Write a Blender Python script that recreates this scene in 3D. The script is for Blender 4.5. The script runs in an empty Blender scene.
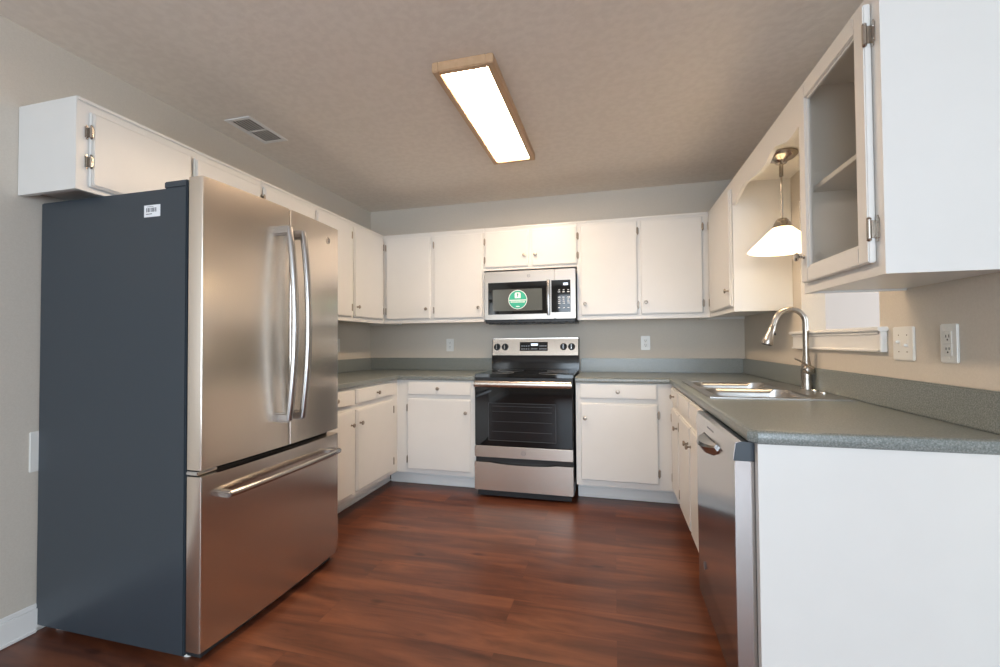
import bpy, bmesh, math, random
from mathutils import Vector, Matrix
random.seed(7)
C = bpy.context.scene.collection
R = math.radians
PI = math.pi

# ------------------------------------------------------------------ camera
cam = bpy.data.cameras.new('camera')
cam.sensor_fit = 'HORIZONTAL'; cam.sensor_width = 36.0
cam.lens = 438.93 / 1000 * 36.0
cam.clip_start = 0.05; cam.clip_end = 60
camo = bpy.data.objects.new('camera', cam); C.objects.link(camo)
camo.matrix_world = (Matrix.Translation((0, 0, 1.1714)) @ Matrix.Rotation(R(14.473), 4, 'Z')
                     @ Matrix.Rotation(R(90 + 1.174), 4, 'X') @ Matrix.Rotation(R(-0.393), 4, 'Z'))
bpy.context.scene.camera = camo

# ------------------------------------------------------------------ world, big lights, exposure
vs = bpy.context.scene.view_settings
vs.view_transform = 'Standard'; vs.look = 'None'; vs.gamma = 1.0; vs.use_curve_mapping = False
vs.exposure = 0.8
world = bpy.data.worlds.new('world'); bpy.context.scene.world = world
world.use_nodes = True
bg = world.node_tree.nodes['Background']
bg.inputs[0].default_value = (0.62, 0.78, 1.0, 1); bg.inputs[1].default_value = 1.0

def area(name, loc, rot, sx, sy, watts, col):
    l = bpy.data.lights.new(name, 'AREA'); l.shape = 'RECTANGLE'; l.size = sx; l.size_y = sy
    l.energy = watts; l.color = col
    o = bpy.data.objects.new(name, l); C.objects.link(o); o.location = loc; o.rotation_euler = rot
    return o
# daylight entering by the patio window behind the camera; the dining side light is added
area('daylight_patio', (0.4, -3.1, 1.25), (R(90), 0, 0), 3.2, 2.0, 92, (0.75, 0.88, 1.0))
area('added_dining_light', (4.3, 1.2, 1.45), (R(90), 0, R(90)), 1.6, 1.3, 40, (0.80, 0.90, 1.0))

# ------------------------------------------------------------------ dimensions (metres)
XL, XR, YB, ZCE = -2.319, 1.014, 3.876, 2.4735
FL, FB, FR = -1.712, 3.262, 0.398           # faces of the base cabinets
UL, UB, UR = -1.998, 3.552, 0.701           # faces of the wall cabinets
ZUB, ZUT, ZSH = 1.347, 2.138, 1.777
CT, CB = 0.914, 0.876

# ------------------------------------------------------------------ materials
def mat(name, col, rough=0.5, metal=0.0, **k):
    m = bpy.data.materials.new(name); m.use_nodes = True
    b = m.node_tree.nodes['Principled BSDF']
    b.inputs['Base Color'].default_value = (*col, 1); b.inputs['Roughness'].default_value = rough
    b.inputs['Metallic'].default_value = metal
    for a, v in k.items(): b.inputs[a].default_value = v
    return m
def nodes(m):
    nt = m.node_tree
    return nt, nt.nodes['Principled BSDF'], (lambda t: nt.nodes.new(t)), nt.links.new
def coords(nt, scale):
    tc = nt.nodes.new('ShaderNodeNewGeometry'); mp = nt.nodes.new('ShaderNodeMapping')
    mp.inputs['Scale'].default_value = scale
    nt.links.new(tc.outputs['Position'], mp.inputs['Vector'])
    return mp.outputs['Vector']
def ramp(nt, fac, stops):
    r = nt.nodes.new('ShaderNodeValToRGB'); el = r.color_ramp.elements
    while len(el) < len(stops): el.new(0.5)
    for e, (p, c) in zip(el, stops): e.position = p; e.color = (*c, 1)
    nt.links.new(fac, r.inputs['Fac']); return r.outputs['Color']
def noisy(m, scale, a, b, bump=0.0, detail=3, dist=0.002, lo=.35, hi=.65):
    nt, bs, N, L = nodes(m)
    n = N('ShaderNodeTexNoise'); n.inputs['Scale'].default_value = 1; n.inputs['Detail'].default_value = detail
    L(coords(nt, scale), n.inputs['Vector'])
    L(ramp(nt, n.outputs['Fac'], [(lo, a), (hi, b)]), bs.inputs['Base Color'])
    if bump:
        bp = N('ShaderNodeBump'); bp.inputs['Strength'].default_value = bump; bp.inputs['Distance'].default_value = dist
        L(n.outputs['Fac'], bp.inputs['Height']); L(bp.outputs['Normal'], bs.inputs['Normal'])
    return m

M = {}
M['wall'] = noisy(mat('greige_wall_paint', (.6, .56, .51), .6), (180,)*3, (.62, .565, .49), (.65, .595, .52), .15, dist=.001)
M['dining_wall'] = mat('dining_wall_paint', (.88, .80, .73), .6)
M['ceiling'] = noisy(mat('textured_ceiling_paint', (.6, .57, .54), .8), (28,)*3, (.82, .75, .67), (.86, .79, .71), .35, detail=4, dist=.004, lo=.4, hi=.6)
M['white'] = noisy(mat('white_cabinet_paint', (.84, .83, .80), .32), (9, 9, 9), (.745, .73, .70), (.755, .74, .71), .0)
M['trim'] = mat('white_trim_paint', (.84, .83, .81), .35)
M['inside'] = mat('cabinet_inside_paint', (.74, .71, .62), .5)
M['plastic'] = mat('white_plastic', (.82, .81, .77), .3)
M['slot'] = mat('dark_slot', (.03, .03, .03), .5)
M['nickel'] = mat('brushed_nickel', (.47, .43, .385), .26, 1.0)
M['bronze'] = mat('aged_nickel', (.36, .31, .26), .32, 1.0)
M['chrome'] = mat('polished_chrome', (.8, .8, .8), .08, 1.0)
M['black'] = mat('black_enamel', (.012, .013, .015), .12)
M['blackplastic'] = mat('black_plastic', (.02, .021, .023), .4)
M['glasstop'] = mat('black_glass', (.006, .007, .008), .04)
M['greyglass'] = mat('grey_door_glass', (.10, .11, .105), .12)
M['slate'] = noisy(mat('slate_grey_coated_steel', (.07, .085, .1), .34), (500,)*3, (.034, .045, .057), (.043, .056, .070), .1, dist=.0005)
M['gasket'] = mat('grey_gasket', (.16, .17, .18), .6)
M['oak'] = noisy(mat('oak_wood', (.5, .3, .15), .4), (60, 4, 60), (.56, .36, .21), (.60, .40, .24), .0)
M['teal'] = mat('green_sticker', (.03, .42, .27), .4)
M['paper'] = mat('white_sticker', (.85, .86, .88), .5)
M['greyink'] = mat('grey_ink', (.12, .12, .14), .5)
M['bulbglow'] = mat('lit_bulb', (1, 1, 1), .5)
M['led'] = mat('lit_display', (.2, .2, .2), .5)
M['rack'] = mat('faint_oven_rack', (.05, .052, .055), .4)
M['cavity'] = mat('dark_cavity', (.02, .02, .022), .7)

def brushed(name, col, sc, rough=.27, aniso=.0):
    m = mat(name, col, rough, 1.0); nt, bs, N, L = nodes(m)
    n = N('ShaderNodeTexNoise'); n.inputs['Scale'].default_value = 1; n.inputs['Detail'].default_value = 2
    L(coords(nt, sc), n.inputs['Vector'])
    mr = N('ShaderNodeMapRange'); mr.inputs['To Min'].default_value = rough; mr.inputs['To Max'].default_value = rough + .001
    L(n.outputs['Fac'], mr.inputs['Value']); L(mr.outputs['Result'], bs.inputs['Roughness'])
    if aniso:
        tg = N('ShaderNodeTangent'); tg.direction_type = 'RADIAL'; tg.axis = 'Z'
        bs.inputs['Anisotropic'].default_value = aniso; L(tg.outputs[0], bs.inputs['Tangent'])
    return m
M['steel'] = brushed('brushed_steel', (.74, .665, .585), (1.5, 1.5, 90), .25, .7)          # grain along the horizontal
M['steelv'] = brushed('brushed_steel_upright', (.56, .54, .52), (260, 260, 6), .15)
M['steelsoft'] = brushed('soft_brushed_steel', (.56, .505, .45), (1.5, 1.5, 90), .36, .5)
M['steelsmooth'] = mat('satin_steel', (.47, .46, .455), .24, 1.0)
M['sinksteel'] = mat('sink_steel', (.50, .485, .47), .3, 1.0)

def emit(m, col, s):
    b = m.node_tree.nodes['Principled BSDF']
    b.inputs['Emission Color'].default_value = (*col, 1); b.inputs['Emission Strength'].default_value = s
M['diffuser'] = mat('lit_acrylic_diffuser', (.9, .9, .88), .5); emit(M['diffuser'], (1, .76, .53), 27.0)
emit(M['bulbglow'], (1, .84, .62), 14.0)
emit(M['led'], (.75, .85, 1), 1.2)

def mk_glass(name, tint, rough=0.0, trans=.88):
    # thin pane: mostly see-through with a glossy coat, stays right from any position
    m = bpy.data.materials.new(name); m.use_nodes = True; nt = m.node_tree; nt.nodes.clear()
    o = nt.nodes.new('ShaderNodeOutputMaterial'); mx = nt.nodes.new('ShaderNodeMixShader')
    t = nt.nodes.new('ShaderNodeBsdfTransparent'); t.inputs[0].default_value = (*tint, 1)
    g = nt.nodes.new('ShaderNodeBsdfGlossy'); g.inputs['Roughness'].default_value = rough
    mx.inputs[0].default_value = 1 - trans
    nt.links.new(t.outputs[0], mx.inputs[1]); nt.links.new(g.outputs[0], mx.inputs[2]); nt.links.new(mx.outputs[0], o.inputs[0])
    return m
M['glass'] = mk_glass('clear_glass', (.97, .965, .95), .02, .93)

def mk_shade():
    m = bpy.data.materials.new('frosted_glass_shade'); m.use_nodes = True; nt = m.node_tree; nt.nodes.clear()
    o = nt.nodes.new('ShaderNodeOutputMaterial'); mx = nt.nodes.new('ShaderNodeMixShader'); ad = nt.nodes.new('ShaderNodeAddShader')
    t = nt.nodes.new('ShaderNodeBsdfTranslucent'); t.inputs[0].default_value = (.95, .86, .70, 1)
    d = nt.nodes.new('ShaderNodeBsdfDiffuse'); d.inputs[0].default_value = (.9, .84, .72, 1)
    e = nt.nodes.new('ShaderNodeEmission'); e.inputs[0].default_value = (1, .82, .56, 1); e.inputs[1].default_value = .9
    mx.inputs[0].default_value = .4
    nt.links.new(t.outputs[0], mx.inputs[1]); nt.links.new(d.outputs[0], mx.inputs[2])
    nt.links.new(mx.outputs[0], ad.inputs[0]); nt.links.new(e.outputs[0], ad.inputs[1]); nt.links.new(ad.outputs[0], o.inputs[0])
    return m
M['shade'] = mk_shade()

def mk_counter():
    m = mat('green_grey_speckled_laminate', (.13, .16, .15), .3, **{'Specular IOR Level': .8}); nt, bs, N, L = nodes(m)
    n = N('ShaderNodeTexNoise'); n.inputs['Scale'].default_value = 1; n.inputs['Detail'].default_value = 4
    L(coords(nt, (230,)*3), n.inputs['Vector'])
    c1 = ramp(nt, n.outputs['Fac'], [(.34, (.13, .148, .14)), (.5, (.200, .222, .212)), (.68, (.30, .318, .305))])
    L(c1, bs.inputs['Base Color'])
    return m
M['counter'] = mk_counter()

def mk_floor():
    m = mat('cherry_plank_floor', (.2, .06, .03), .3); nt, bs, N, L = nodes(m)
    v = coords(nt, (1, 1, 1))
    br = N('ShaderNodeTexBrick'); br.offset = .37; br.offset_frequency = 2
    br.inputs['Scale'].default_value = 1; br.inputs['Brick Width'].default_value = 1.22; br.inputs['Row Height'].default_value = .18
    br.inputs['Mortar Size'].default_value = .0007; br.inputs['Mortar Smooth'].default_value = .1; br.inputs['Bias'].default_value = 0
    br.inputs['Color1'].default_value = (0, 0, 0, 1); br.inputs['Color2'].default_value = (1, 1, 1, 1); br.inputs['Mortar'].default_value = (.5, .5, .5, 1)
    L(v, br.inputs['Vector'])
    # grain follows the planks (x), offset per plank
    add = N('ShaderNodeVectorMath'); add.operation = 'MULTIPLY_ADD'
    L(br.outputs['Color'], add.inputs[0]); add.inputs[1].default_value = (7, 3, 5); 
    mp = N('ShaderNodeMapping'); mp.inputs['Scale'].default_value = (1.6, 13, 1); L(v, mp.inputs['Vector'])
    L(mp.outputs['Vector'], add.inputs[2])
    n = N('ShaderNodeTexNoise'); n.inputs['Scale'].default_value = 1; n.inputs['Detail'].default_value = 6; n.inputs['Roughness'].default_value = .6; n.inputs['Distortion'].default_value = .6
    L(add.outputs[0], n.inputs['Vector'])
    col = ramp(nt, n.outputs['Fac'], [(.25, (.060, .018, .010)), (.44, (.115, .036, .018)), (.60, (.19, .064, .030)), (.8, (.28, .10, .044))])
    # broad tone per plank
    tone = ramp(nt, br.outputs['Color'], [(0, (.84, .80, .80)), (1, (1.06, 1.06, 1.06))])
    mul = N('ShaderNodeMix'); mul.data_type = 'RGBA'; mul.blend_type = 'MULTIPLY'; mul.inputs[0].default_value = 1; mul.clamp_result = False
    L(col, mul.inputs[6]); L(tone, mul.inputs[7])
    # knots
    kn = N('ShaderNodeTexNoise'); kn.inputs['Scale'].default_value = 1; kn.inputs['Detail'].default_value = 1
    mk = N('ShaderNodeMapping'); mk.inputs['Scale'].default_value = (5, 13, 1); mk.inputs['Location'].default_value = (3, 1, 0); L(v, mk.inputs['Vector']); L(mk.outputs['Vector'], kn.inputs['Vector'])
    kf = ramp(nt, kn.outputs['Fac'], [(.70, (1, 1, 1)), (.80, (.45, .4, .4))])
    m2 = N('ShaderNodeMix'); m2.data_type = 'RGBA'; m2.blend_type = 'MULTIPLY'; m2.inputs[0].default_value = 1
    L(mul.outputs[2], m2.inputs[6]); L(kf, m2.inputs[7])
    m3 = N('ShaderNodeMix'); m3.data_type = 'RGBA'; L(br.outputs['Fac'], m3.inputs[0]); L(m2.outputs[2], m3.inputs[6]); m3.inputs[7].default_value = (.09, .03, .016, 1)
    L(m3.outputs[2], bs.inputs['Base Color'])
    mr = N('ShaderNodeMapRange'); mr.inputs['To Min'].default_value = .26; mr.inputs['To Max'].default_value = .42; L(n.outputs['Fac'], mr.inputs['Value']); L(mr.outputs['Result'], bs.inputs['Roughness'])
    bp = N('ShaderNodeBump'); bp.inputs['Strength'].default_value = .12; bp.inputs['Distance'].default_value = .001
    L(n.outputs['Fac'], bp.inputs['Height']); L(bp.outputs['Normal'], bs.inputs['Normal'])
    return m
M['floor'] = mk_floor()

# ------------------------------------------------------------------ mesh helpers (all shapes given in world metres)
class MB:
    def __init__(s): s.bm = bmesh.new()
    def _take(s, b):
        me = bpy.data.meshes.new('t'); b.to_mesh(me); b.free(); s.bm.from_mesh(me); bpy.data.meshes.remove(me)
    def box(s, a, b, bev=0.0, seg=1):
        x0, x1 = sorted((a[0], b[0])); y0, y1 = sorted((a[1], b[1])); z0, z1 = sorted((a[2], b[2]))
        t = bmesh.new(); bmesh.ops.create_cube(t, size=1)
        for v in t.verts: v.co = Vector(((x0+x1)/2 + v.co.x*(x1-x0), (y0+y1)/2 + v.co.y*(y1-y0), (z0+z1)/2 + v.co.z*(z1-z0)))
        if bev: bmesh.ops.bevel(t, geom=t.edges[:], offset=min(bev, (x1-x0)*.45, (y1-y0)*.45, (z1-z0)*.45), segments=seg, affect='EDGES')
        s._take(t); return s
    def rings(s, rings, closed=False, caps=True):
        t = bmesh.new(); V = [[t.verts.new(p) for p in r] for r in rings]; n = len(V[0])
        m = len(V)
        for i in range(m if closed else m-1):
            A, B = V[i], V[(i+1) % m]
            for j in range(n):
                k = (j+1) % n
                t.faces.new((A[j], A[k], B[k], B[j]))
        if caps and not closed: t.faces.new(V[0][::-1]); t.faces.new(V[-1])
        bmesh.ops.recalc_face_normals(t, faces=t.faces[:]); s._take(t); return s
    def lathe(s, o, axis, prof, seg=24, caps=True):
        # prof = [(distance along the axis, radius)]
        o = Vector(o); a = Vector(axis).normalized(); u = a.orthogonal().normalized(); w = a.cross(u)
        return s.rings([[o + a*d + (u*math.cos(q) + w*math.sin(q))*max(r, 1e-5) for q in [2*PI*k/seg for k in range(seg)]] for d, r in prof], caps=caps)
    def cyl(s, p, q, r, seg=16):
        p, q = Vector(p), Vector(q); return s.lathe(p, q-p, [(0, r), ((q-p).length, r)], seg)
    def tube(s, pts, r, seg=14, ry=None, up=(0, 0, 1), closed=False):
        pts = [Vector(p) for p in pts]; n = len(pts); rs = r if isinstance(r, (list, tuple)) else [r]*n; rings = []
        for i, p in enumerate(pts):
            if closed: d = pts[(i+1) % n] - pts[i-1]
            else: d = pts[min(i+1, n-1)] - pts[max(i-1, 0)]
            d.normalize(); u = d.cross(Vector(up))
            if u.length < 1e-3: u = d.cross(Vector((0, 1, 0)))
            u.normalize(); w = u.cross(d)
            k = ry/rs[0] if ry else 1
            rings.append([p + u*math.cos(q)*rs[i] + w*math.sin(q)*rs[i]*k for q in [2*PI*j/seg for j in range(seg)]])
        return s.rings(rings, closed=closed)
    def prism(s, poly, axis, a, b, bev=0.0):
        # poly: 2-D outline in the two other axes (in x,y,z order), extruded from a to b along axis
        t = bmesh.new()
        def P(p, d):
            c = list(p); c.insert('xyz'.index(axis), d); return Vector(c)
        A = [t.verts.new(P(p, a)) for p in poly]; B = [t.verts.new(P(p, b)) for p in poly]; n = len(poly)
        t.faces.new(A); t.faces.new(B[::-1])
        for j in range(n): t.faces.new((A[j], B[j], B[(j+1) % n], A[(j+1) % n]))
        bmesh.ops.recalc_face_normals(t, faces=t.faces[:])
        if bev:
            es = [e for f in t.faces if len(f.verts) == n and n > 4 or f.index < 2 for e in f.edges]
            bmesh.ops.bevel(t, geom=list(set(es)), offset=bev, segments=2, affect='EDGES')
        s._take(t); return s
    def sweep(s, prof, path, z=0):
        # prof: closed outline (outward distance, height); path: xy points, outward = right-hand side; mitred
        path = [Vector(p) for p in path]; rings = []
        for i, p in enumerate(path):
            def nrm(a, b): d = (b-a).normalized(); return Vector((d.y, -d.x))
            ns = []
            if i: ns.append(nrm(path[i-1], p))
            if i < len(path)-1: ns.append(nrm(p, path[i+1]))
            m = sum(ns, Vector((0, 0))).normalized(); k = 1/max(m.dot(ns[0]), .2)
            rings.append([Vector((p.x + m.x*k*o, p.y + m.y*k*o, z+h)) for o, h in prof])
        return s.rings(rings)
    def plate(s, pts2, frame, d0, d1):
        return s
    def build(s, name, m, parent=None, angle=35):
        me = bpy.data.meshes.new(name)
        if parent is not None:
            off = parent_world(parent); bmesh.ops.translate(s.bm, verts=s.bm.verts[:], vec=-off)
            o = bpy.data.objects.new(name, me)
        else:
            o = bpy.data.objects.new(name, me)
        s.bm.to_mesh(me); s.bm.free()
        for p in me.polygons: p.use_smooth = True
        me.set_sharp_from_angle(angle=R(angle))
        me.materials.append(M[m] if isinstance(m, str) else m)
        C.objects.link(o)
        if parent is not None: o.parent = parent
        return o
def parent_world(o):
    v = Vector(o.location)
    while o.parent: o = o.parent; v += Vector(o.location)
    return v
def struct(o): o['kind'] = 'structure'; return o
def thing(name, label, cat, loc, group=None):
    o = bpy.data.objects.new(name, None); o.empty_display_size = .1; C.objects.link(o); o.location = loc
    o['label'] = label; o['category'] = cat
    if group: o['group'] = group
    return o
def tag(o, label, cat, group=None):
    o['label'] = label; o['category'] = cat
    if group: o['group'] = group
    return o

# wall-face frames: u runs along the wall, w comes out of the face into the room
class Face:
    def __init__(s, side, pos): s.side = side; s.pos = pos
    def p(s, u, w, z):
        if s.side == 'L': return Vector((s.pos + w, u, z))
        if s.side == 'R': return Vector((s.pos - w, u, z))
        if s.side == 'B': return Vector((u, s.pos - w, z))
        return Vector((u, s.pos + w, z))
    def n(s): return s.p(0, 1, 0) - s.p(0, 0, 0)
    def box(s, mb, u0, u1, w0, w1, z0, z1, bev=0.0, seg=1): return mb.box(s.p(u0, w0, z0), s.p(u1, w1, z1), bev, seg)

# ------------------------------------------------------------------ room shell
T = .115
XD, Y0 = 4.4, -3.3          # dining side wall and the wall behind the camera
struct(MB().box((XL-T, Y0-T, -.1), (XD+T, YB+T, 0)).build('floor', 'floor'))
struct(MB().box((XL-T, Y0-T, ZCE), (XD+T, YB+T, ZCE+.1)).build('ceiling', 'ceiling'))
struct(MB().box((XL-T, Y0, 0), (XL, YB+T, ZCE)).build('wall_left', 'wall'))
struct(MB().box((XL, YB, 0), (XR+T, YB+T, ZCE)).build('wall_back', 'wall'))
struct(MB().box((XR+T, YB, 0), (XD+T, YB+T, ZCE)).build('wall_dining', 'dining_wall'))
OY0, OY1, OZ0, OZ1 = 2.041, 2.777, 1.205, 1.95     # pass-through opening
wr = MB()
wr.box((XR, 1.16, 0), (XR+T, OY0, ZCE)); wr.box((XR, OY1, 0), (XR+T, YB, ZCE))
wr.box((XR, OY0, 0), (XR+T, OY1, OZ0)); wr.box((XR, OY0, OZ1), (XR+T, OY1, ZCE))
struct(wr.build('wall_right', 'wall'))
wd = MB()      # dining room side wall with the hole for the added window
wd.box((XD, Y0, 0), (XD+T, .4, ZCE)); wd.box((XD, 2.0, 0), (XD+T, YB, ZCE)); wd.box((XD, .4, 0), (XD+T, 2.0, .8)); wd.box((XD, .4, 2.1), (XD+T, 2.0, ZCE))
struct(wd.build('wall_dining_side', 'wall'))
wf = MB()
PX0, PX1, PZ1 = -1.2, 2.0, 2.25
wf.box((XL-T, Y0-T, 0), (PX0, Y0, ZCE)); wf.box((PX1, Y0-T, 0), (XD+T, Y0, ZCE)); wf.box((PX0, Y0-T, PZ1), (PX1, Y0, ZCE)); wf.box((PX0, Y0-T, 0), (PX1, Y0, .25))
struct(wf.build('wall_front', 'wall'))
def window(name, x0, x1, y0, y1, z0, z1, ax, n):
    w = bpy.data.objects.new(name, None); C.objects.link(w); w.location = ((x0+x1)/2, (y0+y1)/2, z0); w['kind'] = 'structure'
    f = MB(); g = MB(); t = .05
    if ax == 'x':
        f.box((x0, y0, z0), (x1, y1, z0+t)); f.box((x0, y0, z1-t), (x1, y1, z1)); ym = (y0+y1)/2
        for i in range(n+1):
            xx = x0 + (x1-x0-t)*i/n; f.box((xx, y0, z0+t), (xx+t, y1, z1-t))
        g.box((x0+t, ym-.003, z0+t), (x1-t, ym+.003, z1-t))
    else:
        f.box((x0, y0, z0), (x1, y1, z0+t)); f.box((x0, y0, z1-t), (x1, y1, z1)); xm = (x0+x1)/2
        for i in range(n+1):
            yy = y0 + (y1-y0-t)*i/n; f.box((x0, yy, z0+t), (x1, yy+t, z1-t))
        g.box((xm-.003, y0+t, z0+t), (xm+.003, y1-t, z1-t))
    f.build('window_frame', 'trim', w); g.build('pane', 'glass', w)
window('window_1', PX0, PX1, Y0-T+.03, Y0-.02, .25, PZ1, 'x', 3)
window('added_window', XD+.02, XD+T-.03, .4, 2.0, .8, 2.1, 'y', 2)  # unseen window, added where the dining side light stands
# pass-through sill with its apron
s = MB()
s.box((XR-.034, 1.985, OZ0), (XR+T+.03, 2.875, 1.222), .004, 2)
s.build('trim_1', 'trim')
tr = bpy.data.objects['trim_1']; struct(tr)
s = MB()
s.box((XR-.016, 1.998, 1.128), (XR, 2.862, 1.20), .002)
s.box((XR-.023, 1.998, 1.124), (XR, 2.862, 1.136), .003); s.box((XR-.023, 1.998, 1.192), (XR, 2.862, OZ0), .003)
s.box((XR-.023, 1.992, 1.124), (XR, 2.014, OZ0), .003)
struct(s.build('trim_2', 'trim'))
# baseboards
s = MB(); s.box((XL, Y0, 0), (XL+.014, 2.12, .092), .002); s.box((XL, Y0, .092), (XL+.009, 2.12, .112), .004, 2); s.box((XL+.014, Y0, 0), (XL+.026, 1.29, .018), .006, 2)
struct(s.build('baseboard_left', 'trim'))
s = MB(); s.box((XR+T, YB-.014, 0), (XD, YB, .1), .003); struct(s.build('baseboard_dining', 'trim'))

# ------------------------------------------------------------------ cabinet hardware and doors
def knob(F, u, w, z, parent, metal='bronze', s=1.0):
    m = MB(); m.lathe(F.p(u, w, z), F.n(), [(0, .0075*s), (.002, .0075*s), (.004, .0048*s), (.014*s, .0045*s), (.017*s, .0095*s), (.020*s, .0138*s), (.0245*s, .0142*s), (.0275*s, .0115*s), (.029*s, .0035*s)], 20)
    return m.build('knob', metal, parent)
def hinge(F, u, dirn, w, z, parent, metal='bronze', s=1.0):
    # u = door edge, dirn = +1 when the frame leaf lies towards larger u
    m = MB(); h = .028*s
    F.box(m, u+dirn*.001, u+dirn*.014*s, w, w+.0025, z-h*.8, z+h*.8, .002)
    F.box(m, u+dirn*.003, u+dirn*.010*s, w, w+.0030, z-h*1.05, z+h*1.05, .002)
    m.cyl(F.p(u+dirn*.0015, w+.018, z-h*.75), F.p(u+dirn*.0015, w+.018, z+h*.75), .0048*s, 12)
    for q in (-1, 1): m.lathe(F.p(u+dirn*.0015, w+.018, z+q*h*.75), (0, 0, q), [(0, .0036*s), (.003, .0050*s), (.006, .0036*s), (.008, .001)], 10)
    F.box(m, u+dirn*.0005, u+dirn*.0035, w, w+.02, z-h*.7, z+h*.7, .001)
    F.box(m, u-dirn*.006*s, u+dirn*.001, w+.0185, w+.0205, z-h*.7, z+h*.7, .001)
    for q in (-1, 1): m.lathe(F.p(u+dirn*.009*s, w+.002, z+q*h*.5), F.n(), [(0, .0028), (.0016, .0022)], 8)
    return m.build('hinge', metal, parent)
def slab(F, u0, u1, z0, z1, name, parent, w=0.001):
    m = MB()
    F.box(m, u0, u1, w, w+.011, z0, z1, .003, 1)
    F.box(m, u0+.006, u1-.006, w+.009, w+.019, z0+.006, z1-.006, .004, 2)
    return m.build(name, 'white', parent)
def door(F, u0, u1, z0, z1, parent, ks=None, hs=None, kz=None, metal='bronze', hz=None, hidden_knob=False):
    """ks: +1 knob near u1, -1 near u0; hs the hinge side the same way"""
    d = slab(F, u0, u1, z0, z1, 'door', parent)
    if ks: knob(F, (u1-.032 if ks > 0 else u0+.032), .020, kz, d, metal)
    if hs:
        for z in (hz or (z0+.075, z1-.075)): hinge(F, (u1 if hs > 0 else u0), hs, .0, z, d, metal)
    return d
def drawer(F, u0, u1, z0, z1, parent, k=True):
    d = slab(F, u0, u1, z0, z1, 'drawer', parent)
    if k: knob(F, (u0+u1)/2, .020, (z0+z1)/2, d)
    return d
def carcass(F, u0, u1, depth, z0, z1, parent, low=.018):
    m = MB(); t = .018; g = .0006
    u0 += g; u1 -= g; d = depth - .002
    F.box(m, u0, u1, -.019, 0, z0, z1)                    # face frame plane
    F.box(m, u0, u0+t, -d, -.019, z0, z1); F.box(m, u1-t, u1, -d, -.019, z0, z1)
    F.box(m, u0+t, u1-t, -d, -.019, z1-t, z1); F.box(m, u0+t, u1-t, -d, -.019, z0+low, z0+low+.012)
    F.box(m, u0+t, u1-t, -d, -d+.008, z0+low+.012, z1-t)
    return m.build('carcass', 'white', parent)
def crown_strip(F, u0, u1, z, parent):
    m = MB(); F.box(m, u0+.0006, u1-.0006, .0002, .007, z-.016, z, .003, 2); return m.build('top_strip', 'white', parent)

FLu, FBu, FRu = Face('L', UL), Face('B', UB), Face('R', UR)
FLb, FBb, FRb = Face('L', FL), Face('B', FB), Face('R', FR)

# --- wall cabinets
def wallcab(label, F, u0, u1, z0, depth, z1=ZUT):
    c = F.p((u0+u1)/2, -depth/2, z0)
    return thing('wall_cabinet', label, 'cabinet', c, 'white wall cabinets')
c = wallcab('short white wall cabinet above the refrigerator, bare end towards the viewer', FLu, 1.216, 2.13, ZSH, UL-XL)
carcass(FLu, 1.216, 2.13, UL-XL, ZSH, ZUT, c, .03)
door(FLu, 1.258, 1.682, 1.795, 2.092, c, None, -1, metal='nickel', hz=(1.893, 2.010))
door(FLu, 1.700, 2.118, 1.795, 2.092, c)
knob(FLu, 1.65, .020, 1.83, c.children[1]); knob(FLu, 1.73, .020, 1.83, c.children[2])
crown_strip(FLu, 1.216, 2.13, ZUT, c)
c = wallcab('tall white wall cabinet on the left wall, from the refrigerator to the corner', FLu, 2.13, UB, ZUB, UL-XL)
carcass(FLu, 2.13, YB-.002, UL-XL, ZUB, ZUT, c)
door(FLu, 2.143, 2.600, 1.380, 2.100, c, 1, -1, 1.463)
door(FLu, 2.618, 3.040, 1.380, 2.100, c, -1, 1, 1.463)
door(FLu, 3.074, 3.524, 1.380, 2.100, c, -1, 1, 1.463)
crown_strip(FLu, 2.13, UB, ZUT, c)
c = wallcab('white two-door wall cabinet on the back wall, left of the microwave', FBu, UL, -1.052, ZUB, YB-UB)
carcass(FBu, UL+.001, -1.052, YB-UB, ZUB, ZUT, c)
door(FBu, -1.962, -1.537, 1.380, 2.098, c, 1, -1, 1.467); door(FBu, -1.503, -1.062, 1.380, 2.098, c, 1, -1, 1.467)
crown_strip(FBu, UL+.008, -1.052, ZUT, c)
c = wallcab('short white wall cabinet directly above the microwave', FBu, -1.052, -.276, ZSH, YB-UB)
carcass(FBu, -1.052, -.276, YB-UB, ZSH, ZUT, c)
door(FBu, -1.040, -.668, 1.797, 2.100, c, 1, -1, 1.888, hz=(1.865, 2.02)); door(FBu, -.640, -.272, 1.797, 2.100, c, -1, 1, 1.888, hz=(1.865, 2.02))
crown_strip(FBu, -1.052, -.276, ZUT, c)
c = wallcab('white two-door wall cabinet on the back wall, right of the microwave', FBu, -.276, UR, ZUB, YB-UB)
carcass(FBu, -.276, UR-.001, YB-UB, ZUB, ZUT, c)
door(FBu, -.245, .186, 1.380, 2.104, c, -1, 1, 1.471); door(FBu, .213, .652, 1.380, 2.104, c, -1, 1, 1.471)
crown_strip(FBu, -.276, UR-.008, ZUT, c)
c = wallcab('white corner wall cabinet on the right wall, behind the pendant lamp', FRu, 2.887, UB, ZUB, XR-UR)
carcass(FRu, 2.887, YB-.002, XR-UR, ZUB, ZUT, c)
door(FRu, 2.892, 3.478, 1.376, 2.088, c, -1, 1, 1.475)
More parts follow.
